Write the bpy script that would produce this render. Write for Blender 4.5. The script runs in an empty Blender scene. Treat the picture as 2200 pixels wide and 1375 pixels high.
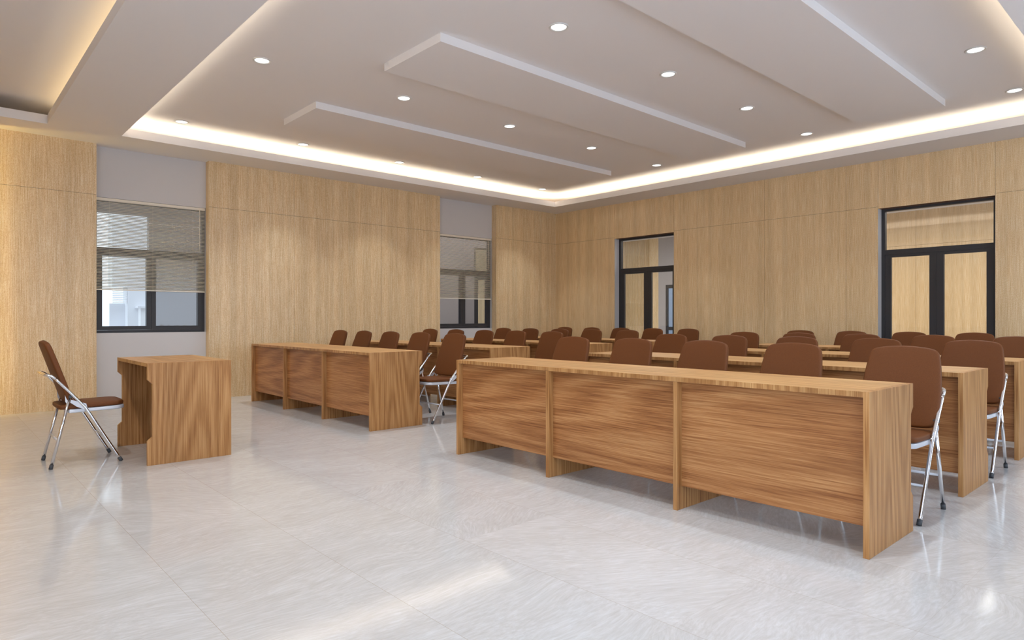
import bpy, bmesh, math, random
from mathutils import Vector, Matrix
random.seed(7)
S = bpy.context.scene
C = S.collection

# ------------------------------------------------------------------ camera
CAM_H = 1.12
cam_d = bpy.data.cameras.new('camera'); cam = bpy.data.objects.new('camera', cam_d); C.objects.link(cam)
cam_d.sensor_width = 36.0; cam_d.sensor_fit = 'HORIZONTAL'
cam_d.lens = 1398.6 / 2200 * 36
cam_d.shift_y = -4.0 / 2200
cam_d.clip_start = 0.02; cam_d.clip_end = 200
cam.location = (0, 0, CAM_H)
cam.rotation_euler = (math.pi/2, 0, math.radians(47.94))
S.camera = cam

# ------------------------------------------------------------------ world, exposure
S.view_settings.view_transform = 'Standard'
S.view_settings.look = 'None'
S.view_settings.gamma = 1.0
S.view_settings.use_curve_mapping = False
S.view_settings.exposure = 0.09
W = bpy.data.worlds.new('world'); S.world = W; W.use_nodes = True
bg = W.node_tree.nodes['Background']
bg.inputs[0].default_value = (0.80, 0.90, 1.0, 1); bg.inputs[1].default_value = 1.8

def area(name, loc, rot, sx, sy, power, col):
    l = bpy.data.lights.new(name, 'AREA'); l.shape = 'RECTANGLE'; l.size = sx; l.size_y = sy
    l.energy = power; l.color = col
    o = bpy.data.objects.new(name, l); C.objects.link(o); o.location = loc; o.rotation_euler = rot
    return o
PI = math.pi
DAY = (0.64, 0.80, 1.0)
# daylight entering at the two big windows of the wall behind the camera and the windows of the right wall
area('daylight_front_window', (0.0, -2.45, 1.7), (PI/2, 0, 0), 3.2, 2.0, 72, DAY)
area('daylight_right_window', (1.78, 1.2, 1.7), (PI/2, 0, PI/2), 2.6, 2.0, 62, DAY)
area('daylight_right_window', (1.78, 6.4, 1.7), (PI/2, 0, PI/2), 3.0, 2.0, 52, DAY)
# fill lights added in the hall behind the back wall and the side corridor
area('hall_fill', (-6.0, 12.6, 3.25), (0, 0, 0), 9.0, 2.5, 260, (1.0, 0.93, 0.84))
area('corridor_fill', (-10.3, 6.5, 3.2), (0, 0, 0), 0.8, 6.0, 48, (1.0, 0.95, 0.92))

# ------------------------------------------------------------------ materials
def srgb(r, g, b):
    f = lambda c: (c/255/12.92) if c/255 <= 0.04045 else ((c/255+0.055)/1.055)**2.4
    return (f(r), f(g), f(b), 1)
def new_mat(name):
    m = bpy.data.materials.new(name); m.use_nodes = True
    nt = m.node_tree; p = nt.nodes['Principled BSDF']
    return m, nt, p
def simple(name, col, rough=0.5, metal=0.0, spec=0.5, noise=0.0, nscale=40):
    m, nt, p = new_mat(name)
    p.inputs['Base Color'].default_value = col; p.inputs['Roughness'].default_value = rough
    p.inputs['Metallic'].default_value = metal; p.inputs['Specular IOR Level'].default_value = spec
    if noise:
        tc = nt.nodes.new('ShaderNodeTexCoord'); n = nt.nodes.new('ShaderNodeTexNoise'); n.inputs['Scale'].default_value = nscale
        b = nt.nodes.new('ShaderNodeBump'); b.inputs['Strength'].default_value = noise; b.inputs['Distance'].default_value = 0.002
        nt.links.new(tc.outputs['Object'], n.inputs['Vector']); nt.links.new(n.outputs['Fac'], b.inputs['Height'])
        nt.links.new(b.outputs['Normal'], p.inputs['Normal'])
    return m
def emis(name, col, strength):
    m, nt, p = new_mat(name)
    p.inputs['Base Color'].default_value = (0, 0, 0, 1)
    p.inputs['Emission Color'].default_value = col; p.inputs['Emission Strength'].default_value = strength
    return m
def ramp(nt, stops):
    r = nt.nodes.new('ShaderNodeValToRGB'); e = r.color_ramp.elements
    e[0].position, e[0].color = stops[0]; e[1].position, e[1].color = stops[-1]
    for pos, col in stops[1:-1]:
        x = e.new(pos); x.color = col
    return r
def mapped(nt, scale, loc=(0, 0, 0), coord='Object', rot=(0, 0, 0)):
    tc = nt.nodes.new('ShaderNodeTexCoord'); mp = nt.nodes.new('ShaderNodeMapping')
    mp.inputs['Scale'].default_value = scale; mp.inputs['Location'].default_value = loc; mp.inputs['Rotation'].default_value = rot
    nt.links.new(tc.outputs[coord], mp.inputs['Vector'])
    return mp.outputs['Vector']
def mixrgb(nt, mode, fac, a, b):
    x = nt.nodes.new('ShaderNodeMix'); x.data_type = 'RGBA'; x.blend_type = mode
    if hasattr(fac, 'node'): nt.links.new(fac, x.inputs[0])
    else: x.inputs[0].default_value = fac
    for s, v in ((6, a), (7, b)):
        if hasattr(v, 'node'): nt.links.new(v, x.inputs[s])
        else: x.inputs[s].default_value = v
    return x.outputs[2]
def tex_noise(nt, vec, scale, detail=4, rough=0.55, dist=0.0):
    n = nt.nodes.new('ShaderNodeTexNoise'); n.inputs['Scale'].default_value = scale; n.inputs['Detail'].default_value = detail
    n.inputs['Roughness'].default_value = rough; n.inputs['Distortion'].default_value = dist
    nt.links.new(vec, n.inputs['Vector'])
    return n.outputs['Fac']

def wood(name, axis, dark, mid, light, rough=0.42, seed=0.0, figure=1.0, fine=150, tonev=0.8):
    """oak: long wavy grain along the given axis (0 x, 1 y, 2 z) in object space"""
    m, nt, p = new_mat(name)
    def sc(a, l):
        v = [a, a, a]; v[axis] = l; return tuple(v)
    vec = mapped(nt, sc(1.0, 0.085), loc=(seed, seed*1.7, seed*0.6))
    big = tex_noise(nt, vec, 2.2, 0.5, 0.3, 0.1)
    # growth rings : sine of the big noise field
    mul = nt.nodes.new('ShaderNodeMath'); mul.operation = 'MULTIPLY'; mul.inputs[1].default_value = 240.0*figure
    sn = nt.nodes.new('ShaderNodeMath'); sn.operation = 'SINE'
    nt.links.new(big, mul.inputs[0]); nt.links.new(mul.outputs[0], sn.inputs[0])
    mr = nt.nodes.new('ShaderNodeMapRange'); mr.inputs['From Min'].default_value = -1; mr.inputs['From Max'].default_value = 1
    nt.links.new(sn.outputs[0], mr.inputs['Value'])
    fib = tex_noise(nt, mapped(nt, sc(1.0, 0.018), loc=(seed, 0, 0), rot=(0, 0.03 if axis == 0 else 0, 0)), fine, 4, 0.62)
    tone = tex_noise(nt, mapped(nt, sc(1.0, 0.05), loc=(0, seed, 0)), 5.5, 2, 0.5)
    r1 = ramp(nt, [(0.30, light), (0.49, mid), (0.72, dark)])
    a = nt.nodes.new('ShaderNodeMix'); a.data_type = 'FLOAT'; a.inputs[0].default_value = 0.86
    nt.links.new(mr.outputs[0], a.inputs[2]); nt.links.new(fib, a.inputs[3])
    nt.links.new(a.outputs[0], r1.inputs['Fac'])
    r2 = ramp(nt, [(0.35, (0.84, 0.82, 0.80, 1)), (0.65, (1.10, 1.10, 1.10, 1))])
    nt.links.new(tone, r2.inputs['Fac'])
    col = mixrgb(nt, 'MULTIPLY', tonev, r1.outputs['Color'], r2.outputs['Color'])
    nt.links.new(col, p.inputs['Base Color'])
    p.inputs['Roughness'].default_value = rough; p.inputs['Specular IOR Level'].default_value = 0.4
    b = nt.nodes.new('ShaderNodeBump'); b.inputs['Strength'].default_value = 0.12; b.inputs['Distance'].default_value = 0.001
    nt.links.new(fib, b.inputs['Height']); nt.links.new(b.outputs['Normal'], p.inputs['Normal'])
    return m
OD, OM, OL = srgb(134, 84, 42), srgb(176, 127, 76), srgb(200, 154, 104)
oak_x = wood('oak_grain_long', 0, srgb(124, 74, 38), srgb(168, 114, 68), srgb(194, 145, 96), seed=1.3, figure=0.35, fine=185, tonev=0.5)
oak_xt = wood('oak_grain_top', 0, srgb(160, 110, 62), srgb(194, 148, 94), srgb(214, 174, 122), seed=4.1, figure=0.4)
oak_edge = wood('oak_edge_band', 2, srgb(128, 78, 38), srgb(176, 128, 78), srgb(206, 164, 112), seed=7.7, figure=0.8)
oak_z = wood('oak_grain_upright', 2, OD, OM, OL, seed=2.2, figure=0.8)

def veneer():
    """pale speckled oak veneer of the wall panels, fine upright grain"""
    m, nt, p = new_mat('wall_veneer')
    v1 = mapped(nt, (1, 1, 0.02)); v2 = mapped(nt, (1, 1, 0.12)); v3 = mapped(nt, (1, 1, 0.35))
    fine = tex_noise(nt, v1, 185, 3, 0.6)
    band = tex_noise(nt, v1, 9, 3, 0.6)
    speck = tex_noise(nt, v3, 230, 2, 0.7)
    r = ramp(nt, [(0.34, srgb(202, 158, 104)), (0.5, srgb(230, 199, 151)), (0.66, srgb(250, 234, 208))])
    mixf = nt.nodes.new('ShaderNodeMix'); mixf.data_type = 'FLOAT'; mixf.inputs[0].default_value = 0.5
    nt.links.new(fine, mixf.inputs[2]); nt.links.new(speck, mixf.inputs[3])
    nt.links.new(mixf.outputs[0], r.inputs['Fac'])
    r2 = ramp(nt, [(0.35, (0.90, 0.88, 0.84, 1)), (0.65, (1.06, 1.06, 1.06, 1))])
    nt.links.new(band, r2.inputs['Fac'])
    nt.links.new(mixrgb(nt, 'MULTIPLY', 1.0, r.outputs['Color'], r2.outputs['Color']), p.inputs['Base Color'])
    p.inputs['Roughness'].default_value = 0.38; p.inputs['Specular IOR Level'].default_value = 0.8
    return m
M_VEN = veneer()
M_SEAM = simple('panel_joint', srgb(98, 58, 30), 0.8)
M_WHITE = simple('wall_paint', srgb(214, 210, 210), 0.7, noise=0.1)
M_CEIL = simple('ceiling_paint', srgb(232, 227, 226), 0.75)
M_GREY = simple('corridor_paint', srgb(176, 170, 170), 0.7)
M_FRAME = simple('frame_metal', srgb(58, 57, 60), 0.45, spec=0.4)
M_SLAT = simple('blind_slat', srgb(244, 234, 216), 0.45)
M_CHROME = simple('chrome', (0.82, 0.82, 0.84, 1), 0.10, metal=1.0)
M_SATIN = simple('satin_steel', srgb(214, 216, 224), 0.35, metal=0.2)
M_RUB = simple('rubber_foot', srgb(70, 72, 76), 0.6)
M_TRIM = simple('downlight_trim', srgb(215, 212, 208), 0.35)
M_LENS = emis('downlight_lens', (1.0, 0.98, 0.96, 1), 2.5)
M_LED = emis('led_strip', (1.0, 0.86, 0.62, 1), 4.0)
M_LED2 = emis('led_strip_dim', (1.0, 0.72, 0.38, 1), 3.0)
M_TUBE = emis('warm_tube', (1.0, 0.72, 0.20, 1), 38.0)
M_BLD = simple('outside_render', srgb(240, 241, 245), 0.8)
M_BLDW = simple('outside_white', srgb(252, 252, 253), 0.8)
M_PAVE = simple('outside_paving', srgb(190, 190, 190), 0.9)

def leather():
    m, nt, p = new_mat('brown_upholstery')
    n = tex_noise(nt, mapped(nt, (1, 1, 1)), 420, 2, 0.5)
    r = ramp(nt, [(0.3, srgb(99, 55, 23)), (0.7, srgb(114, 66, 31))])
    nt.links.new(n, r.inputs['Fac']); nt.links.new(r.outputs['Color'], p.inputs['Base Color'])
    p.inputs['Roughness'].default_value = 0.55; p.inputs['Specular IOR Level'].default_value = 0.25
    b = nt.nodes.new('ShaderNodeBump'); b.inputs['Strength'].default_value = 0.15; b.inputs['Distance'].default_value = 0.001
    nt.links.new(n, b.inputs['Height']); nt.links.new(b.outputs['Normal'], p.inputs['Normal'])
    return m
M_LEA = leather()

def glass():
    m = bpy.data.materials.new('window_glass'); m.use_nodes = True; nt = m.node_tree
    for n in list(nt.nodes): nt.nodes.remove(n)
    out = nt.nodes.new('ShaderNodeOutputMaterial'); mx = nt.nodes.new('ShaderNodeMixShader')
    tr = nt.nodes.new('ShaderNodeBsdfTransparent'); tr.inputs[0].default_value = (0.93, 0.95, 0.96, 1)
    gl = nt.nodes.new('ShaderNodeBsdfGlossy'); gl.inputs['Roughness'].default_value = 0.02
    fr = nt.nodes.new('ShaderNodeFresnel'); fr.inputs['IOR'].default_value = 1.45
    nt.links.new(fr.outputs[0], mx.inputs[0]); nt.links.new(tr.outputs[0], mx.inputs[1]); nt.links.new(gl.outputs[0], mx.inputs[2])
    nt.links.new(mx.outputs[0], out.inputs[0])
    return m
M_GLASS = glass()

def floor_mat():
    """greige stone tiles 0.6165 m, each with its own streak direction, hairline joints"""
    m, nt, p = new_mat('floor_stone'); T = 0.6165; OX, OY = -1.371, 0.787
    L = nt.links.new
    tc = nt.nodes.new('ShaderNodeTexCoord'); sx = nt.nodes.new('ShaderNodeSeparateXYZ'); L(tc.outputs['Object'], sx.inputs[0])
    def mth(op, a, b=None):
        n = nt.nodes.new('ShaderNodeMath'); n.operation = op
        for i, v in enumerate((a, b)):
            if v is None: continue
            if hasattr(v, 'node'): L(v, n.inputs[i])
            else: n.inputs[i].default_value = v
        return n.outputs[0]
    u = mth('DIVIDE', mth('SUBTRACT', sx.outputs[0], OX), T*2); v = mth('DIVIDE', mth('SUBTRACT', sx.outputs[1], OY), T)
    iu = mth('FLOOR', u); iv = mth('FLOOR', v)
    cb = nt.nodes.new('ShaderNodeCombineXYZ'); L(iu, cb.inputs[0]); L(iv, cb.inputs[1])
    wn = nt.nodes.new('ShaderNodeTexWhiteNoise'); wn.noise_dimensions = '2D'; L(cb.outputs[0], wn.inputs['Vector'])
    # local coordinates of the tile, turned by a tile's own angle and gently warped
    loc = nt.nodes.new('ShaderNodeCombineXYZ')
    L(mth('MULTIPLY', mth('SUBTRACT', mth('FRACT', u), 0.5), T*2), loc.inputs[0]); L(mth('MULTIPLY', mth('SUBTRACT', mth('FRACT', v), 0.5), T), loc.inputs[1])
    pw = mth('MULTIPLY', mth('SUBTRACT', wn.outputs['Value'], 0.5), 2.0)
    ang = mth('MULTIPLY', mth('MULTIPLY', pw, mth('ABSOLUTE', pw)), 0.75)
    rot = nt.nodes.new('ShaderNodeVectorRotate'); rot.rotation_type = 'Z_AXIS'; L(loc.outputs[0], rot.inputs['Vector']); L(ang, rot.inputs['Angle'])
    wrp = nt.nodes.new('ShaderNodeTexNoise'); wrp.inputs['Scale'].default_value = 1.5; wrp.inputs['Detail'].default_value = 1.0; L(tc.outputs['Object'], wrp.inputs['Vector'])
    wsc = nt.nodes.new('ShaderNodeVectorMath'); wsc.operation = 'SCALE'; wsc.inputs['Scale'].default_value = 0.30; L(wrp.outputs['Color'], wsc.inputs[0])
    of0 = nt.nodes.new('ShaderNodeVectorMath'); of0.operation = 'ADD'; L(rot.outputs[0], of0.inputs[0]); L(wsc.outputs[0], of0.inputs[1])
    w10 = nt.nodes.new('ShaderNodeVectorMath'); w10.operation = 'SCALE'; w10.inputs['Scale'].default_value = 10.0; L(wn.outputs['Color'], w10.inputs[0])
    off = nt.nodes.new('ShaderNodeVectorMath'); off.operation = 'ADD'; L(of0.outputs[0], off.inputs[0]); L(w10.outputs[0], off.inputs[1])
    mp = nt.nodes.new('ShaderNodeMapping'); mp.inputs['Scale'].default_value = (1.0, 0.11, 1); L(off.outputs[0], mp.inputs['Vector'])
    st = tex_noise(nt, mp.outputs[0], 78, 5, 0.66, 0.3)
    mp2 = nt.nodes.new('ShaderNodeMapping'); mp2.inputs['Scale'].default_value = (1.0, 0.22, 1); L(off.outputs[0], mp2.inputs['Vector'])
    st2 = tex_noise(nt, mp2.outputs[0], 7, 3, 0.5, 0.4)
    r = ramp(nt, [(0.3, srgb(185, 181, 178)), (0.5, srgb(196, 194, 193)), (0.72, srgb(211, 211, 213))])
    f = nt.nodes.new('ShaderNodeMix'); f.data_type = 'FLOAT'; f.inputs[0].default_value = 0.30; L(st, f.inputs[2]); L(st2, f.inputs[3]); L(f.outputs[0], r.inputs['Fac'])
    def joint(w, hw):
        fr = mth('FRACT', w); d = mth('MINIMUM', fr, mth('SUBTRACT', 1.0, fr)); return mth('LESS_THAN', d, hw)
    v1 = mth('DIVIDE', mth('SUBTRACT', sx.outputs[0], OX), T)
    j = mth('MAXIMUM', joint(v, 0.0013), mth('MULTIPLY', joint(v1, 0.0010), 0.35))
    tone = mth('ADD', 0.97, mth('MULTIPLY', wn.outputs['Value'], 0.05))
    cb2 = nt.nodes.new('ShaderNodeCombineXYZ')
    for i in range(3): L(tone, cb2.inputs[i])
    c1 = mixrgb(nt, 'MULTIPLY', 1.0, r.outputs['Color'], cb2.outputs[0])
    c2 = mixrgb(nt, 'MIX', j, c1, srgb(168, 155, 140))
    L(c2, p.inputs['Base Color'])
    mr = nt.nodes.new('ShaderNodeMapRange'); L(st, mr.inputs['Value']); mr.inputs['To Min'].default_value = 0.03; mr.inputs['To Max'].default_value = 0.17
    L(mr.outputs[0], p.inputs['Roughness']); p.inputs['Specular IOR Level'].default_value = 0.5
    b = nt.nodes.new('ShaderNodeBump'); b.inputs['Strength'].default_value = 0.04; b.inputs['Distance'].default_value = 0.001
    L(st, b.inputs['Height']); L(b.outputs['Normal'], p.inputs['Normal'])
    return m
M_FLOOR = floor_mat()

# ------------------------------------------------------------------ mesh helpers
class MB:
    def __init__(s): s.bm = bmesh.new(); s.mats = []
    def mi(s, m):
        if m not in s.mats: s.mats.append(m)
        return s.mats.index(m)
    def box(s, x0, x1, y0, y1, z0, z1, m):
        i = s.mi(m)
        v = [s.bm.verts.new((x, y, z)) for x in (x0, x1) for y in (y0, y1) for z in (z0, z1)]
        for f in ((0, 1, 3, 2), (4, 6, 7, 5), (0, 4, 5, 1), (2, 3, 7, 6), (0, 2, 6, 4), (1, 5, 7, 3)):
            fc = s.bm.faces.new([v[k] for k in f]); fc.material_index = i
        return s
    def prism(s, pts, a0, a1, axis, m):
        """polygon pts (2-D) extruded along axis between a0 and a1"""
        i = s.mi(m)
        def P(p, a):
            q = list(p); q.insert(axis, a); return s.bm.verts.new(q)
        A = [P(p, a0) for p in pts]; B = [P(p, a1) for p in pts]; n = len(pts)
        fs = [s.bm.faces.new(A), s.bm.faces.new(B[::-1])] + [s.bm.faces.new((A[k], B[k], B[(k+1) % n], A[(k+1) % n])) for k in range(n)]
        for f in fs: f.material_index = i
        return s
    def tube(s, pts, r, m, n=12, cap=True):
        i = s.mi(m); pts = [Vector(p) for p in pts]; rings = []
        up = None
        for k, p in enumerate(pts):
            if k == 0: t = pts[1]-p
            elif k == len(pts)-1: t = p-pts[-2]
            else: t = (pts[k+1]-p).normalized()+(p-pts[k-1]).normalized()
            t.normalize()
            if up is None:
                up = Vector((0, 0, 1)) if abs(t.z) < 0.9 else Vector((1, 0, 0))
            a = t.cross(up).normalized(); up = a.cross(t).normalized()
            rings.append([s.bm.verts.new(p + (a*math.cos(2*PI*q/n)+up*math.sin(2*PI*q/n))*r) for q in range(n)])
        for A, B in zip(rings, rings[1:]):
            for q in range(n):
                f = s.bm.faces.new((A[q], A[(q+1) % n], B[(q+1) % n], B[q])); f.smooth = True; f.material_index = i
        if cap:
            for R in (rings[0][::-1], rings[-1]):
                f = s.bm.faces.new(R); f.material_index = i
        return s
    def lathe(s, prof, m, loc=(0, 0, 0), n=32):
        i = s.mi(m); rings = []
        for r, z in prof:
            rings.append([s.bm.verts.new((loc[0]+r*math.cos(2*PI*q/n), loc[1]+r*math.sin(2*PI*q/n), loc[2]+z)) for q in range(n)])
        for A, B in zip(rings, rings[1:]):
            for q in range(n):
                f = s.bm.faces.new((A[q], A[(q+1) % n], B[(q+1) % n], B[q])); f.smooth = True; f.material_index = i
        return s, rings
    def build(s, name, parent=None, kind=None, bevel=0.0, smooth_angle=None):
        bmesh.ops.recalc_face_normals(s.bm, faces=s.bm.faces)
        me = bpy.data.meshes.new(name); s.bm.to_mesh(me); s.bm.free()
        for m in s.mats: me.materials.append(m)
        o = bpy.data.objects.new(name, me); C.objects.link(o)
        if parent: o.parent = parent
        if kind: o['kind'] = kind
        if bevel:
            b = o.modifiers.new('bevel', 'BEVEL'); b.width = bevel; b.segments = 2; b.limit_method = 'ANGLE'
        return o
def tag(o, label=None, cat=None, group=None, kind=None):
    if label: o['label'] = label
    if cat: o['category'] = cat
    if group: o['group'] = group
    if kind: o['kind'] = kind
    return o
def empty(name, loc=(0, 0, 0), rz=0, label=None, cat=None, group=None, kind=None):
    o = bpy.data.objects.new(name, None); C.objects.link(o); o.location = loc; o.rotation_euler = (0, 0, rz)
    o.empty_display_size = 0.1
    return tag(o, label, cat, group, kind)
def children(o, _c={}):
    return [x for x in bpy.data.objects if x.parent == o]
def copy_tree(o, parent=None, kids=None):
    c = o.copy(); C.objects.link(c)
    if parent: c.parent = parent
    for ch, sub in kids: copy_tree(ch, c, sub)
    return c
def kid_tree(o): return [(c, kid_tree(c)) for c in children(o)]

# ------------------------------------------------------------------ room dimensions
XL, XW = -9.55, -9.68          # face of the panels / window wall on the left
XR = 1.90
YB, YF = 9.865, -2.60
ZS, ZU = 3.31, 3.55            # soffit, raised ceiling
G = 0.0017                     # half of a panel joint

# floor (room, corridor, hall)
MB().box(-11.2, XR+0.2, YF-0.2, 16.0, -0.15, 0.0, M_FLOOR).build('floor', kind='structure')

def panel_wall(mb, axis, face, depth, u0, u1, us, zs, z0=0.0, z1=ZU, ret=None):
    """veneered boards between joints; axis 0: wall plane at x=face running along y; axis 1: plane at y=face along x."""
    back = face + depth; eps = 0.004 if depth > 0 else -0.004
    U = [u0]+sorted(u for u in us if u0 < u < u1)+[u1]; Z = [z0]+[z for z in zs if z0 < z < z1]+[z1]
    def bx(a0, a1, b0, b1, c0, c1, m):
        if axis == 0: mb.box(min(a0, a1), max(a0, a1), b0, b1, c0, c1, m)
        else: mb.box(b0, b1, min(a0, a1), max(a0, a1), c0, c1, m)
    bx(face+eps, back, u0+0.003, u1-0.003, z0+0.001, z1-0.001, M_SEAM)
    for i in range(len(U)-1):
        for j in range(len(Z)-1):
            a = U[i]+(G if i else 0); b = U[i+1]-(G if i < len(U)-2 else 0)
            c = Z[j]+(G if j else 0); d = Z[j+1]-(G if j < len(Z)-2 else 0)
            bx(face, face+eps*1.5, a, b, c, d, M_VEN)
    # returns at both ends in veneer
    for u in (u0, u1):
        s = -1 if u == u0 else 1
        bx(face+eps*1.5, back, min(u, u-s*0.004), max(u, u-s*0.004), z0, z1, ret or M_VEN)

# left wall: panels, white niches with the windows
wl = MB()
N1, N2 = (1.600, 2.935), (6.875, 8.205)
panel_wall(wl, 0, XL, -0.13, YF, N1[0], [-1.2, 0.3], [2.67])
panel_wall(wl, 0, XL, -0.13, N1[1], N2[0], [4.164, 5.672], [2.67])
panel_wall(wl, 0, XL, -0.13, N2[1], YB, [], [2.67])
WZ0, WZ1 = 0.928, 2.665
for a, b in ((YF, N1[0]), (N1[1], N2[0]), (N2[1], YB+0.2)):
    wl.box(XW-0.16, XW-0.001, a, b, 0, ZU, M_WHITE)
for a, b in (N1, N2):
    wl.box(XW-0.16, XW, a, b, 0, WZ0, M_WHITE); wl.box(XW-0.16, XW, a, b, WZ1, ZU, M_WHITE)
wl.build('wall_left', kind='structure')

# back wall: panels with two door openings
D1, D2, DZ = (-7.985, -6.650), (-3.320, -1.980), 2.645
wb = MB()
for a, b, us in ((XL, D1[0], [-8.41]), (D1[1], D2[0], [-6.18, -4.97, -3.743]), (D2[1], XR, [-0.75, 0.5])):
    panel_wall(wb, 1, YB, 0.14, a, b, us, [2.67], ret=M_WHITE)
panel_wall(wb, 1, YB, 0.14, D1[0]+0.0034, D1[1]-0.0034, [], [], DZ, ZU)
panel_wall(wb, 1, YB, 0.14, D2[0]+0.0034, D2[1]-0.0034, [], [], DZ, ZU)
wb.build('wall_back', kind='structure')

# right wall with windows, front wall with a wide window (both behind / beside the camera)
wr = MB()
for a, b in ((YF, -0.1), (2.5, 4.9), (7.9, YB+0.14)): wr.box(XR, XR+0.2, a, b, 0, ZU, M_WHITE)
for a, b in ((-0.1, 2.5), (4.9, 7.9)):
    wr.box(XR, XR+0.2, a, b, 0, 0.7, M_WHITE); wr.box(XR, XR+0.2, a, b, 2.7, ZU, M_WHITE)
wr.build('wall_right', kind='structure')
wf = MB()
panel_wall(wf, 1, YF, -0.14, XL, -1.7, [-8.2, -6.8, -5.4, -4.0], [2.67])
wf.box(1.7, XR, YF-0.14, YF, 0, ZU, M_WHITE)
wf.box(-1.7, 1.7, YF-0.14, YF, 0, 0.7, M_WHITE); wf.box(-1.7, 1.7, YF-0.14, YF, 2.7, ZU, M_WHITE)
wf.build('wall_front', kind='structure')

# ceiling: soffit with two trays, lips, raised ceiling
TX0, TX1, TY0, TY1 = -8.955, -1.090, 1.757, 9.215
UX0, UX1, UY0, UY1 = -8.955, 0.6, -2.0, 1.027
ce = MB(); st = 0.02
def soffit(x0, x1, y0, y1): ce.box(x0, x1, y0, y1, ZS, ZS+st, M_CEIL)
soffit(XL, TX0, YF, YB); soffit(XW, XL, *N1); soffit(XW, XL, *N2); soffit(TX1, XR, TY0, YB); soffit(TX0, TX1, TY1, YB)
soffit(TX0, XR, UY1, TY0); soffit(UX1, XR, YF, UY1); soffit(UX0, UX1, YF, UY0)
LZ = ZS+0.10
for (x0, x1, y0, y1) in ((TX0, TX1, TY0, TY1), (UX0, UX1, UY0, UY1)):
    ce.box(x0-st, x0, y0-st, y1+st, ZS+st, LZ, M_CEIL); ce.box(x1, x1+st, y0-st, y1+st, ZS+st, LZ, M_CEIL)
    ce.box(x0, x1, y0-st, y0, ZS+st, LZ, M_CEIL); ce.box(x0, x1, y1, y1+st, ZS+st, LZ, M_CEIL)
ce.box(XL-0.3, XR+0.2, YF-0.2, YB+0.14, ZU, ZU+0.12, M_CEIL)
# divider between the two trays above the soffit
ce.box(XL, XR, 1.36, 1.42, ZS+st, ZU, M_CEIL)
ceil = ce.build('ceiling', kind='structure')
for x0, x1 in ((-7.760, -6.885), (-5.425, -4.515), (-3.045, -2.145)):
    MB().box(x0, x1, 3.255, 8.42, ZU-0.077, ZU-0.0005, M_CEIL).build('dropped_panel', ceil)
# LED strips lying on the shelf behind the lips
def led(x0, x1, y0, y1, m):
    e, col = (4.3, (1.0, 0.89, 0.68)) if m is M_LED else (0.8, (1.0, 0.80, 0.46))
    area('cove_light', ((x0+x1)/2, (y0+y1)/2, ZS+st+0.017), (PI, 0, 0), max(x1-x0, 0.10), max(y1-y0, 0.10), e*max(x1-x0, y1-y0), col)
    MB().box(x0, x1, y0, y1, ZS+st+0.002, ZS+st+0.014, m).build('led_strip', ceil)
led(TX0-0.19, TX0-0.165, TY0-0.1, TY1+0.1, M_LED)
led(TX1+0.165, TX1+0.19, TY0-0.1, TY1+0.1, M_LED)
led(TX0-0.1, TX1+0.1, TY1+0.165, TY1+0.19, M_LED)
led(TX0-0.1, TX1+0.1, TY0-0.19, TY0-0.165, M_LED)
led(UX0-0.1, UX1, UY1+0.165, UY1+0.19, M_LED2)

# downlights
def make_downlight():
    r = empty('downlight')
    s, _ = MB().lathe([(0.083, 0.0), (0.083, -0.006), (0.078, -0.010), (0.068, -0.008), (0.064, 0.0), (0.063, 0.0)], M_TRIM)
    s.build('trim', r)
    s = MB(); _, rg = s.lathe([(0.0635, -0.0005), (0.0635, -0.0030)], M_LENS); s.bm.faces.new(rg[1][::-1]); s.build('lens', r)
    return r
dl = make_downlight(); dlk = kid_tree(dl)
cols = [(-8.715, 'the window wall'), (-6.135, None), (-3.770, None), (-1.563, None)]
cname = ['in the row nearest the window wall', 'in the second row from the window wall', 'in the third row from the window wall', 'in the row nearest the right cove']
rname = ['nearest the camera', 'second from the front', 'third from the front', 'fourth from the front', 'nearest the back wall']
first = True
for ci, (x, _) in enumerate(cols):
    for ri in range(5):
        y = 2.36 + 1.5675*ri
        o = dl if first else copy_tree(dl, None, dlk); first = False
        o.location = (x, y, ZU)
        tag(o, 'round white recessed downlight %s, %s' % (cname[ci], rname[ri]), 'ceiling light', 'recessed downlights in the raised ceiling')
        l = bpy.data.lights.new('downlight_lamp', 'AREA'); l.shape = 'DISK'; l.size = 0.12; l.energy = 6.8; l.color = (0.85, 0.93, 1.0); l.spread = math.radians(80)
        lo = bpy.data.objects.new('downlight_lamp', l); C.objects.link(lo); lo.location = (x, y, ZU-0.012)

# three stronger, unseen downlights added over the teaching area to brighten the left
for x, y, e in ((-7.3, -0.75, 11), (-4.3, 0.45, 26), (-1.8, 0.45, 14)):
    o = copy_tree(dl, ceil, dlk); o.location = (x, y, ZU)
    for k in ('label', 'category', 'group'): del o[k]
    l = bpy.data.lights.new('downlight_lamp', 'AREA'); l.shape = 'DISK'; l.size = 0.14; l.energy = e; l.color = (1.0, 0.95, 0.88); l.spread = math.radians(150)
    lo = bpy.data.objects.new('downlight_lamp', l); C.objects.link(lo); lo.location = (x, y, ZU-0.012)

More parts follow.
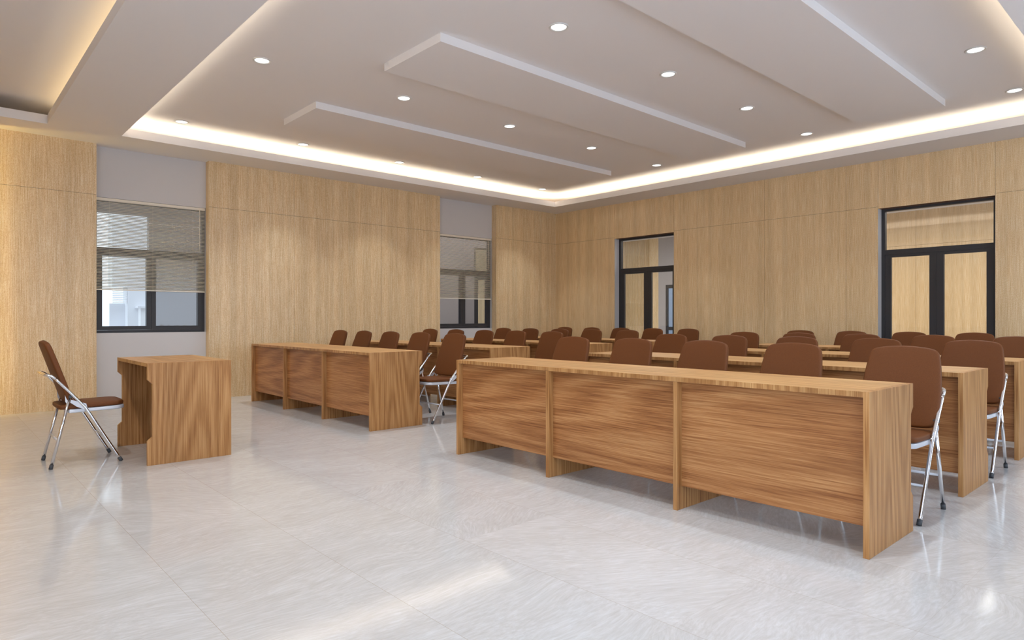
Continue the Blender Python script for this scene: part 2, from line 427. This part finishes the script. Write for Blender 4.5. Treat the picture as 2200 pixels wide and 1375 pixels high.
# upright wall washers beside the stage: warm tube behind a slim shield, added unseen to keep its light off the desk
for x, sg, lab in ((XL+0.09, 1, 'slim upright warm wall washer on the left wall beside the stage'), (XR-0.09, -1, 'slim upright warm wall washer on the right wall')):
    t = empty('wall_washer', (x, 0.34, 0), label=lab, cat='wall lamp')
    MB().tube([(0, 0, 0.12), (0, 0, 3.2)], 0.014, M_TUBE, 10).build('tube', t)
    MB().box(min(sg*0.03, sg*0.04), max(sg*0.03, sg*0.04), -0.08, 0.10, 0.08, 3.24, M_FRAME).build('shield', t)
    for z in (0.10, 3.21): MB().box(min(-sg*0.09, sg*0.03), max(-sg*0.09, sg*0.03), -0.012, 0.012, z-0.008, z+0.008, M_FRAME).build('bracket', t)

# ------------------------------------------------------------------ windows and blinds
def frame_rect(mb, axis, p0, p1, u0, u1, z0, z1, w, m):
    """rectangular frame ring, member width w (l, r, b, t)"""
    l, r, b, t = w
    def bx(a, b_, c, d):
        if axis == 0: mb.box(p0, p1, a, b_, c, d, m)
        else: mb.box(a, b_, p0, p1, c, d, m)
    bx(u0, u0+l, z0, z1); bx(u1-r, u1, z0, z1); bx(u0+l, u1-r, z0, z0+b); bx(u0+l, u1-r, z1-t, z1)
def make_window(i, y0, y1):
    w = empty('window_%d' % i, (XW, (y0+y1)/2, WZ0), kind='structure')
    def rel(mb, name, par):
        o = mb.build(name, par); o.location = (-XW, -(y0+y1)/2, -WZ0) if par == w else (0, 0, 0); return o
    xa, xb = XW-0.115, XW-0.055
    TR0, TR1 = 1.972, 2.030
    mb = MB(); frame_rect(mb, 0, xa, xb, y0, y1, WZ0, WZ1, (0.035, 0.035, 0.035, 0.05), M_FRAME)
    mb.box(xa, xb, y0+0.035, y1-0.035, TR0, TR1, M_FRAME)
    fr = rel(mb, 'frame', w)
    ym = (y0+y1)/2 - 0.01
    for a, b in ((y0+0.035, ym), (ym, y1-0.035)):
        mb = MB(); frame_rect(mb, 0, xa+0.008, xb+0.010, a+0.002, b-0.002, WZ0+0.037, TR0-0.002, (0.055, 0.055, 0.052, 0.045), M_FRAME)
        sa = rel(mb, 'sash', w)
        p = MB().box(xa+0.03, xa+0.036, a+0.05, b-0.05, WZ0+0.08, TR0-0.04, M_GLASS).build('pane', sa)
    p = MB().box(xa+0.03, xa+0.036, y0+0.03, y1-0.03, TR1-0.005, WZ1-0.045, M_GLASS).build('pane', fr)
    return w
make_window(1, *N1); make_window(2, *N2)

def make_blind(y0, y1, lab):
    z1, z0 = WZ1-0.015, 1.480
    b = empty('venetian_blind', (XW-0.02, (y0+y1)/2, z1), label=lab, cat='window blind', group='venetian blinds')
    def rel(mb, name, par=b):
        o = mb.build(name, par); o.location = (-(XW-0.02), -(y0+y1)/2, -z1); return o
    ya, yb = y0+0.006, y1-0.008; xc = XW-0.022
    rel(MB().box(xc-0.018, xc+0.018, ya, yb, z1-0.022, z1+0.012, M_SLAT), 'headrail')
    rel(MB().box(xc-0.011, xc+0.011, ya, yb, z0, z0+0.014, M_SLAT), 'bottom_rail')
    mb = MB(); n = 59; pitch = (z1-0.03-z0-0.02)/(n-1); i = mb.mi(M_SLAT)
    for k in range(n):
        z = z0+0.026+k*pitch; ta = math.radians(22); hw = 0.0120
        pr = []
        for t in (-1, -0.33, 0.33, 1):
            pr.append((xc+t*hw*math.cos(ta), z + t*hw*math.sin(ta) + 0.0016*(1-t*t)))
        A = [mb.bm.verts.new((x, ya, zz)) for x, zz in pr]+[mb.bm.verts.new((x, ya, zz-0.0006)) for x, zz in pr[::-1]]
        B = [mb.bm.verts.new((v.co.x, yb, v.co.z)) for v in A]; m_ = len(A)
        mb.bm.faces.new(A); mb.bm.faces.new(B[::-1])
        for q in range(m_): mb.bm.faces.new((A[q], B[q], B[(q+1) % m_], A[(q+1) % m_]))
    rel(mb, 'slats')
    for y in (ya+0.16, (ya+yb)/2, yb-0.16):
        rel(MB().tube([(xc+0.0135, y, z0), (xc+0.0135, y, z1)], 0.0010, M_SLAT, 6), 'ladder_cord')
    rel(MB().tube([(xc+0.025, yb-0.075, z1-0.02), (xc+0.024, yb-0.075, 2.07)], 0.0045, M_SLAT, 8), 'tilt_wand')
    return b
make_blind(N1[0], N1[1], 'half-drawn pale slatted blind in the window behind the single desk')
make_blind(N2[0], N2[1], 'half-drawn pale slatted blind in the window near the far corner')

# ------------------------------------------------------------------ doors (dark framed, glazed, with transom light)
def make_door(i, x0, x1):
    yd = 10.0
    d = empty('door_%d' % i, ((x0+x1)/2, yd, 0), kind='structure'); ox = (x0+x1)/2
    def rel(mb, name, par=d):
        o = mb.build(name, par)
        if par == d: o.location = (-ox, -yd, 0)
        return o
    mb = MB(); frame_rect(mb, 1, yd, yd+0.07, x0, x1, 0.0, DZ, (0.045, 0.045, 0.001, 0.032), M_FRAME)
    mb.box(x0+0.045, x1-0.045, yd, yd+0.07, 2.005, 2.073, M_FRAME)
    fr = rel(mb, 'frame')
    MB().box(x0+0.04, x1-0.04, yd+0.03, yd+0.036, 2.07, DZ-0.03, M_GLASS).build('pane', fr)
    for s, (a, b) in ((1, (x0+0.045, ox)), (-1, (ox, x1-0.045))):
        mb = MB(); frame_rect(mb, 1, yd+0.004, yd+0.05, a+0.001, b-0.001, 0.006, 2.004, (0.074 if s == 1 else 0.082, 0.082 if s == 1 else 0.074, 0.12, 0.038), M_FRAME)
        lf = rel(mb, 'door_leaf')
        MB().box(a+0.07, b-0.07, yd+0.024, yd+0.030, 0.12, 1.97, M_GLASS).build('pane', lf)

    return d
make_door(1, *D1); make_door(2, *D2)

# ------------------------------------------------------------------ hall behind the back wall, corridor beyond the windows
hb = MB()
YH = 15.6
panel_wall(hb, 1, YH, 0.12, -6.6, XR+0.2, [-4.515, -3.0, -1.4], [2.67])
# slatted part, plain veneer part, white part
hb.box(-12.4, -11.30, YH-0.01, YH+0.1, 0, ZU, M_VEN)
for k in range(26):
    x = -12.38+k*0.042; hb.box(x, x+0.026, YH-0.045, YH-0.01, 0, ZU, M_VEN)
hb.box(-11.30, -11.00, YH-0.045, YH+0.1, 0, ZU, M_VEN)
hb.box(-11.00, -10.76, YH-0.045, YH+0.1, 0, ZU, M_GREY)
hb.box(-10.76, -9.9, YH-0.045, YH+0.1, 2.06, ZU, M_GREY); hb.box(-9.9, -6.6, YH-0.045, YH+0.1, 0, ZU, M_GREY)
hb.build('wall_hall', kind='structure')
MB().box(-12.5, XR+0.3, YB+0.14, YH+0.2, 3.4, 3.5, M_CEIL).build('ceiling_hall', kind='structure')
d3 = empty('door_3', (-10.33, YH, 0), kind='structure')
mb = MB(); frame_rect(mb, 1, YH-0.03, YH+0.04, -10.76, -9.9, 0, 2.06, (0.05, 0.05, 0.08, 0.10), M_FRAME); mb.box(-10.71, -9.95, YH-0.03, YH+0.04, 0.78, 0.875, M_FRAME)
f3 = mb.build('frame', d3); f3.location = (10.33, -YH, 0)
MB().box(-10.72, -9.94, YH, YH+0.006, 0.07, 2.0, M_GLASS).build('pane', f3)

XC = -10.90
MB().box(-15.0, -7.0, 20.0, 20.2, -0.3, 6.0, simple('courtyard_render', srgb(150, 158, 174), 0.9)).build('wall_courtyard', kind='structure')
lc = MB()
lc.box(XC-0.12, XC, 2.500, 8.745, 0, ZU, M_GREY); lc.box(XC-0.12, XC, YF, -0.6, 0, ZU, M_GREY)
lc.box(XC-0.12, XC, -0.6, 2.500, 2.65, ZU, M_GREY); lc.box(XC-0.12, XC, 8.745, 10.1, 2.645, ZU, M_GREY); lc.box(XC-0.12, XC, 10.1, 11.4, 0, ZU, M_GREY)
lc.box(XC, XW-0.16, YF-0.1, YF, 0, ZU, M_GREY)
lc.build('wall_corridor', kind='structure')
MB().box(XC-0.12, XW-0.16, YF, YB+0.14, 3.4, 3.5, M_CEIL).build('ceiling_corridor', kind='structure')
d4 = empty('door_4', (XC, 9.42, 0), kind='structure')
mb = MB(); frame_rect(mb, 0, XC-0.06, XC, 8.745, 10.1, 0, 2.645, (0.035, 0.035, 0.05, 0.035), M_FRAME); mb.box(XC-0.06, XC, 8.78, 10.065, 1.95, 2.02, M_FRAME)
for a in (8.78, 9.34, 9.42, 9.98): mb.box(XC-0.05, XC-0.005, a, a+0.075, 0, 1.95, M_FRAME)
f4 = mb.build('frame', d4); f4.location = (-XC, -9.42, 0)
MB().box(XC-0.04, XC-0.034, 8.77, 10.08, 0.04, 2.62, M_GLASS).build('pane', f4)
MB().box(-14.2, -14.0, 7.0, 16.0, 0, 3.5, M_VEN).build('wall_side_room', kind='structure')

# outside, seen through the first window
MB().box(-40, -11.2, -20, 30, -0.3, -0.16, M_PAVE).build('floor_outside', kind='structure')
nb = empty('neighbour_building', (-15.0, 3.2, -0.16), label='pale white building with slatted window outside the first window', cat='building')
def relb(mb, name, par=nb):
    o = mb.build(name, par)
    if par == nb: o.location = (15.0, -3.2, 0.16)
    return o
bw = MB()
bw.box(-15.4, -15.0, 3.05, 6.0, -0.15, 6.0, M_BLD); bw.box(-15.4, -15.0, 2.78, 3.05, -0.15, 0.95, M_BLD)
bw.box(-15.4, -15.0, 2.78, 3.05, 1.75, 6.0, M_BLDW)
relb(bw, 'wall')
lo = MB()
for k in range(9): lo.box(-15.06, -15.0, 2.79, 3.04, 1.42+k*0.036, 1.42+k*0.036+0.018, M_BLDW)
relb(lo, 'louvres')
relb(MB().box(-15.3, -15.25, 2.78, 3.05, 0.95, 1.42, M_BLD), 'window_back')
relb(MB().box(-15.0, -14.8, 3.24, 3.45, -0.15, 1.32, M_BLDW).box(-15.0, -14.74, 3.18, 3.5, 1.32, 1.36, M_BLD), 'pillar')

# ------------------------------------------------------------------ desks
DH = 0.777; PT = 0.028
def side_profile(dp):
    n = 0.033
    return [(0, 0), (dp, 0), (dp, 0.185), (dp-n, 0.215), (dp-n, 0.618), (dp, 0.652), (dp, DH), (0, DH)]
def make_desk(bays, L, name):
    """front (modesty side) at y=0 facing -y, open side at y=0.615, x from 0 to L"""
    dp = 0.615
    r = empty(name)
    tb = MB().box(PT+0.0005, L-PT-0.0005, 0, dp, DH-PT, DH, oak_xt); ei = tb.mi(oak_edge)
    for f in tb.bm.faces:
        if abs(f.calc_center_median().y-dp/2) > dp/2-0.001: f.material_index = ei
    tb.build('tabletop', r, bevel=0.0012)
    for x in (0, L-PT): MB().prism(side_profile(dp), x, x+PT, 0, oak_z).build('side_panel', r, bevel=0.0012)
    xs = [0]
    for k in range(1, bays):
        c = k*L/bays; xs.append(c)
        MB().prism([(0, 0), (dp, 0), (dp, 0.185), (dp-0.033, 0.215), (dp-0.033, 0.618), (dp, 0.652), (dp, DH-PT-0.0005), (0, DH-PT-0.0005)], c-PT/2, c+PT/2, 0, oak_z).build('divider', r, bevel=0.0012)
    xs.append(L)
    for k in range(bays):
        a = xs[k]+(PT if k == 0 else PT/2)+0.0004; b = xs[k+1]-(PT if k == bays-1 else PT/2)-0.0004
        MB().box(a, b, 0.045, 0.045+0.018, 0.137, DH-PT-0.0004, oak_x).build('modesty_panel', r)
    return r
LD = 3.155
desk = make_desk(3, LD, 'long_desk'); dk = kid_tree(desk)
rows = ['front', 'second', 'third', 'rearmost']
desk_lab = {
 ('right', 0): 'long three-bay oak desk nearest the camera, alone at the front of the right block',
 ('right', 1): 'long oak desk directly behind the nearest desk, second row of the right block',
 ('right', 2): 'long oak desk in the third row of the right block',
 ('right', 3): 'long oak desk in the rearmost row of the right block, before the doors',
 ('left', 0): 'long three-bay orange-brown oak desk at the front of the left block near the panelled wall',
 ('left', 1): 'long oak desk in the second row of the left block',
 ('left', 2): 'long oak desk in the third row of the left block',
 ('left', 3): 'long oak desk in the rearmost row of the left block, near the far corner'}
first = True
RP = 1.565
for blk, x0, yo in (('right', -4.285, 0.0), ('left', -8.865, 0.018)):
    for r in range(4):
        o = desk if first else copy_tree(desk, None, dk); first = False
        o.location = (x0, 3.250+yo+r*RP, 0)
        tag(o, desk_lab[(blk, r)], 'desk', 'long oak desks in rows')
td = make_desk(1, 1.04, 'teacher_desk')
td.location = (-5.505, 1.867, 0); td.rotation_euler = (0, 0, PI)
tag(td, 'single short oak desk with open knee space standing alone before the rows', 'desk')

# ------------------------------------------------------------------ folding chairs
def inset_rings(outline, th, r, n=4):
    """rounded slab from a convex outline (list of (u,v)); returns rings of (u,v,w)"""
    P = [Vector(p) for p in outline]; N = len(P)
    nor = []
    for k in range(N):
        e = (P[(k+1) % N]-P[k-1]); nv = Vector((e.y, -e.x)).normalized(); nor.append(nv)
    rings = []
    def ring(ins, w, scale=1.0):
        rings.append([((P[k]-nor[k]*ins)*scale, w) for k in range(N)])
    return P, nor
def smooth_outline(ctrl, it=3):
    pts = [Vector(p) for p in ctrl]
    for _ in range(it):
        q = []
        for k in range(len(pts)):
            a, b = pts[k], pts[(k+1) % len(pts)]
            q += [a*0.75+b*0.25, a*0.25+b*0.75]
        pts = q
    return pts
def cushion(outline, th, er, m, xf, crown=0.006, centre=None):
    P = outline; N = len(P); cen = centre or sum(P, Vector((0, 0)))/N
    area2 = sum(P[k].x*P[(k+1) % N].y-P[(k+1) % N].x*P[k].y for k in range(N)); sg = 1 if area2 > 0 else -1
    nor = []
    for k in range(N):
        e = (P[(k+1) % N]-P[k-1]); nor.append(Vector((e.y, -e.x)).normalized()*sg)
    prof = []                                   # (inset, w, scale)
    K = 4
    for q in range(K+1):
        a = -PI/2 + (PI/2)*q/K; prof.append((er-er*math.cos(a), -th/2+er+er*math.sin(a), 1.0))
    for q in range(K+1):
        a = (PI/2)*q/K; prof.append((er-er*math.cos(a), th/2-er+er*math.sin(a), 1.0))
    low = [(er, -th/2, s) for s in (0.3, 0.6, 0.85)]; high = [(er, th/2+crown*(1-s*s), s) for s in (0.85, 0.6, 0.3)]
    mb = MB(); i = mb.mi(m); R = []
    for ins, w, s in low+prof+high:
        ring = []
        for k in range(N):
            p = P[k]-nor[k]*ins; p = cen+(p-cen)*s
            ring.append(mb.bm.verts.new(xf(p.x, p.y, w)))
        R.append(ring)
    for A, B in zip(R, R[1:]):
        for k in range(N):
            f = mb.bm.faces.new((A[k], A[(k+1) % N], B[(k+1) % N], B[k])); f.smooth = True; f.material_index = i
    for ring, w in ((R[0], -th/2), (R[-1], th/2+crown)):
        c = mb.bm.verts.new(xf(cen.x, cen.y, w))
        for k in range(N):
            f = mb.bm.faces.new((ring[k], ring[(k+1) % N], c)); f.smooth = True; f.material_index = i
    return mb
def catmull(pts, n=6):
    P = [Vector(p) for p in pts]; P = [P[0]*2-P[1]]+P+[P[-1]*2-P[-2]]; out = []
    for k in range(1, len(P)-2):
        for q in range(n):
            t = q/n; a, b, c, d = P[k-1:k+3]
            out.append(0.5*((2*b)+(-a+c)*t+(2*a-5*b+4*c-d)*t*t+(-a+3*b-3*c+d)*t**3))
    out.append(P[-2]); return out
def make_chair():
    """faces +y; rear feet at y=0, front feet at y=0.45, centred on x"""
    r = empty('folding_chair'); HW = 0.212; TR = 0.0108
    # seat
    oc = [(-0.185, 0.052), (-0.208, 0.075), (-0.214, 0.14), (-0.216, 0.30), (-0.214, 0.425), (-0.205, 0.452), (-0.165, 0.482), (-0.13, 0.488), (0, 0.490), (0.13, 0.488), (0.165, 0.482), (0.205, 0.452), (0.214, 0.425), (0.216, 0.30), (0.214, 0.14), (0.208, 0.075), (0.185, 0.052), (0, 0.05)]
    mb = cushion(smooth_outline(oc, 2), 0.032, 0.011, M_LEA, lambda u, v, w: (u*0.93, v, 0.452+w+0.02*(v-0.27)), 0.006)
    mb.build('seat', r)
    # seat frame: pressed tray under the cushion with a rounded front
    fo = [(-0.200, 0.11), (-0.205, 0.13), (-0.205, 0.30), (-0.205, 0.43), (-0.198, 0.455), (-0.165, 0.484), (-0.13, 0.491), (0, 0.492), (0.13, 0.491), (0.165, 0.484), (0.198, 0.455), (0.205, 0.43), (0.205, 0.30), (0.205, 0.13), (0.200, 0.11)]
    cushion(smooth_outline(fo, 2), 0.029, 0.007, M_SATIN, lambda u, v, w: (u*0.96, v, 0.4195+w+0.02*(v-0.27)), 0.0).build('seat_frame', r)
    # backrest
    H = 0.482
    half = [(0.0, -0.012), (0.10, -0.011), (0.165, -0.008), (0.200, 0.006), (0.212, 0.050), (0.216, 0.12), (0.215, 0.20), (0.208, 0.30), (0.198, 0.38), (0.190, 0.428), (0.172, 0.458), (0.13, 0.471), (0.07, 0.479), (0.0, 0.483)]
    oc = half+[(-x, y) for x, y in half[1:-1]][::-1]
    tilt = math.atan2(0.148, 0.458); ct, sn = math.cos(tilt), math.sin(tilt)
    def xfb(u, v, w):
        wy = w + 0.20*u*u*1.0            # wraps slightly around the sitter
        return (u, 0.118 - v*sn + wy*ct, 0.490 + v*ct + wy*sn)
    cushion(smooth_outline(oc, 2), 0.038, 0.012, M_LEA, xfb, 0.004).build('backrest', r)
    # legs
    def leg(pts, foot_dir):
        lg = MB().tube(pts, TR, M_CHROME, 14).build('leg', r)
        p = Vector(pts[0]); d = (Vector(pts[1])-p).normalized()
        MB().tube([p - d*0.010 + Vector((0, 0, 0.0)), p+d*0.022], 0.0138, M_RUB, 12).build('rubber_foot', lg)
        return lg
    for s in (-1, 1):
        leg(catmull([(s*HW, 0.452, 0.011), (s*HW, 0.335, 0.225), (s*HW, 0.228, 0.420), (s*HW, 0.20, 0.462), (s*HW, 0.11, 0.572), (s*HW, 0.030, 0.668)], 5), 1)
        leg([(s*(HW-0.004), 0.002, 0.011), (s*(HW-0.016), 0.122, 0.535)], -1)
    # rail looping behind the backrest, continuing the front legs
    pts = [(-HW, 0.030, 0.668), (-HW, 0.008, 0.688), (-HW*0.97, -0.018, 0.698), (-HW*0.86, -0.030, 0.701), (-HW*0.5, -0.034, 0.702), (0, -0.035, 0.702), (HW*0.5, -0.034, 0.702), (HW*0.86, -0.030, 0.701), (HW*0.97, -0.018, 0.698), (HW, 0.008, 0.688), (HW, 0.030, 0.668)]
    MB().tube(catmull(pts, 4), TR, M_CHROME, 14).build('back_rail', r)
    # link plates: crescent from the front leg over the rear leg top to the backrest
    for s in (-1, 1):
        x = s*(HW-0.006)
        mb = MB()
        mb.prism([(0.232, 0.428), (0.222, 0.470), (0.175, 0.487), (0.125, 0.506), (0.120, 0.486), (0.160, 0.452), (0.205, 0.428)], x+s*0.008, x+s*0.011, 0, M_SATIN)
        mb.prism([(0.128, 0.508), (0.116, 0.503), (0.108, 0.520), (0.100, 0.552), (0.089, 0.542), (0.092, 0.492), (0.102, 0.474), (0.120, 0.484)], x-s*0.012, x-s*0.008, 0, M_SATIN)
        mb.tube([(x-s*0.014, 0.122, 0.530), (x+s*0.013, 0.122, 0.530)], 0.0125, M_RUB, 12)
        mb.tube([(x-s*0.014, 0.222, 0.440), (x+s*0.014, 0.222, 0.440)], 0.007, M_CHROME, 10)
        mb.build('hinge_bracket', r)
    # stretchers
    for y, z, hw in ((0.352, 0.195, HW), (0.046, 0.205, HW-0.010)):
        MB().tube([(-hw, y, z), (hw, y, z)], 0.0075, M_SATIN, 10).build('stretcher', r)
    return r
ch = make_chair(); ck = kid_tree(ch)
ch.location = (-6.070, 0.692, 0)
tag(ch, 'brown upholstered chrome folding chair alone at the single desk on the left', 'chair', 'brown folding chairs')
seatn = ['at its left end', 'second from its left end', 'in its middle', 'second from its right end', 'at its right end']
rowt = {'right': ['the front desk', 'the second desk row', 'the third desk row', 'the rearmost desk row'], 'left': ['the front desk', 'the second desk row', 'the third desk row', 'the rearmost desk row']}
for blk, xr in (('right', -1.348), ('left', -5.885)):
    for r in range(4):
        for k in range(5):
            x = xr-0.6825*(4-k)
            o = copy_tree(ch, None, ck)
            o.location = (x, 4.437+r*RP, 0); o.rotation_euler = (0, 0, PI)
            tag(o, 'brown folding chair behind %s, %s block, %s' % (rowt[blk][r], blk, seatn[k]), 'chair', 'brown folding chairs')
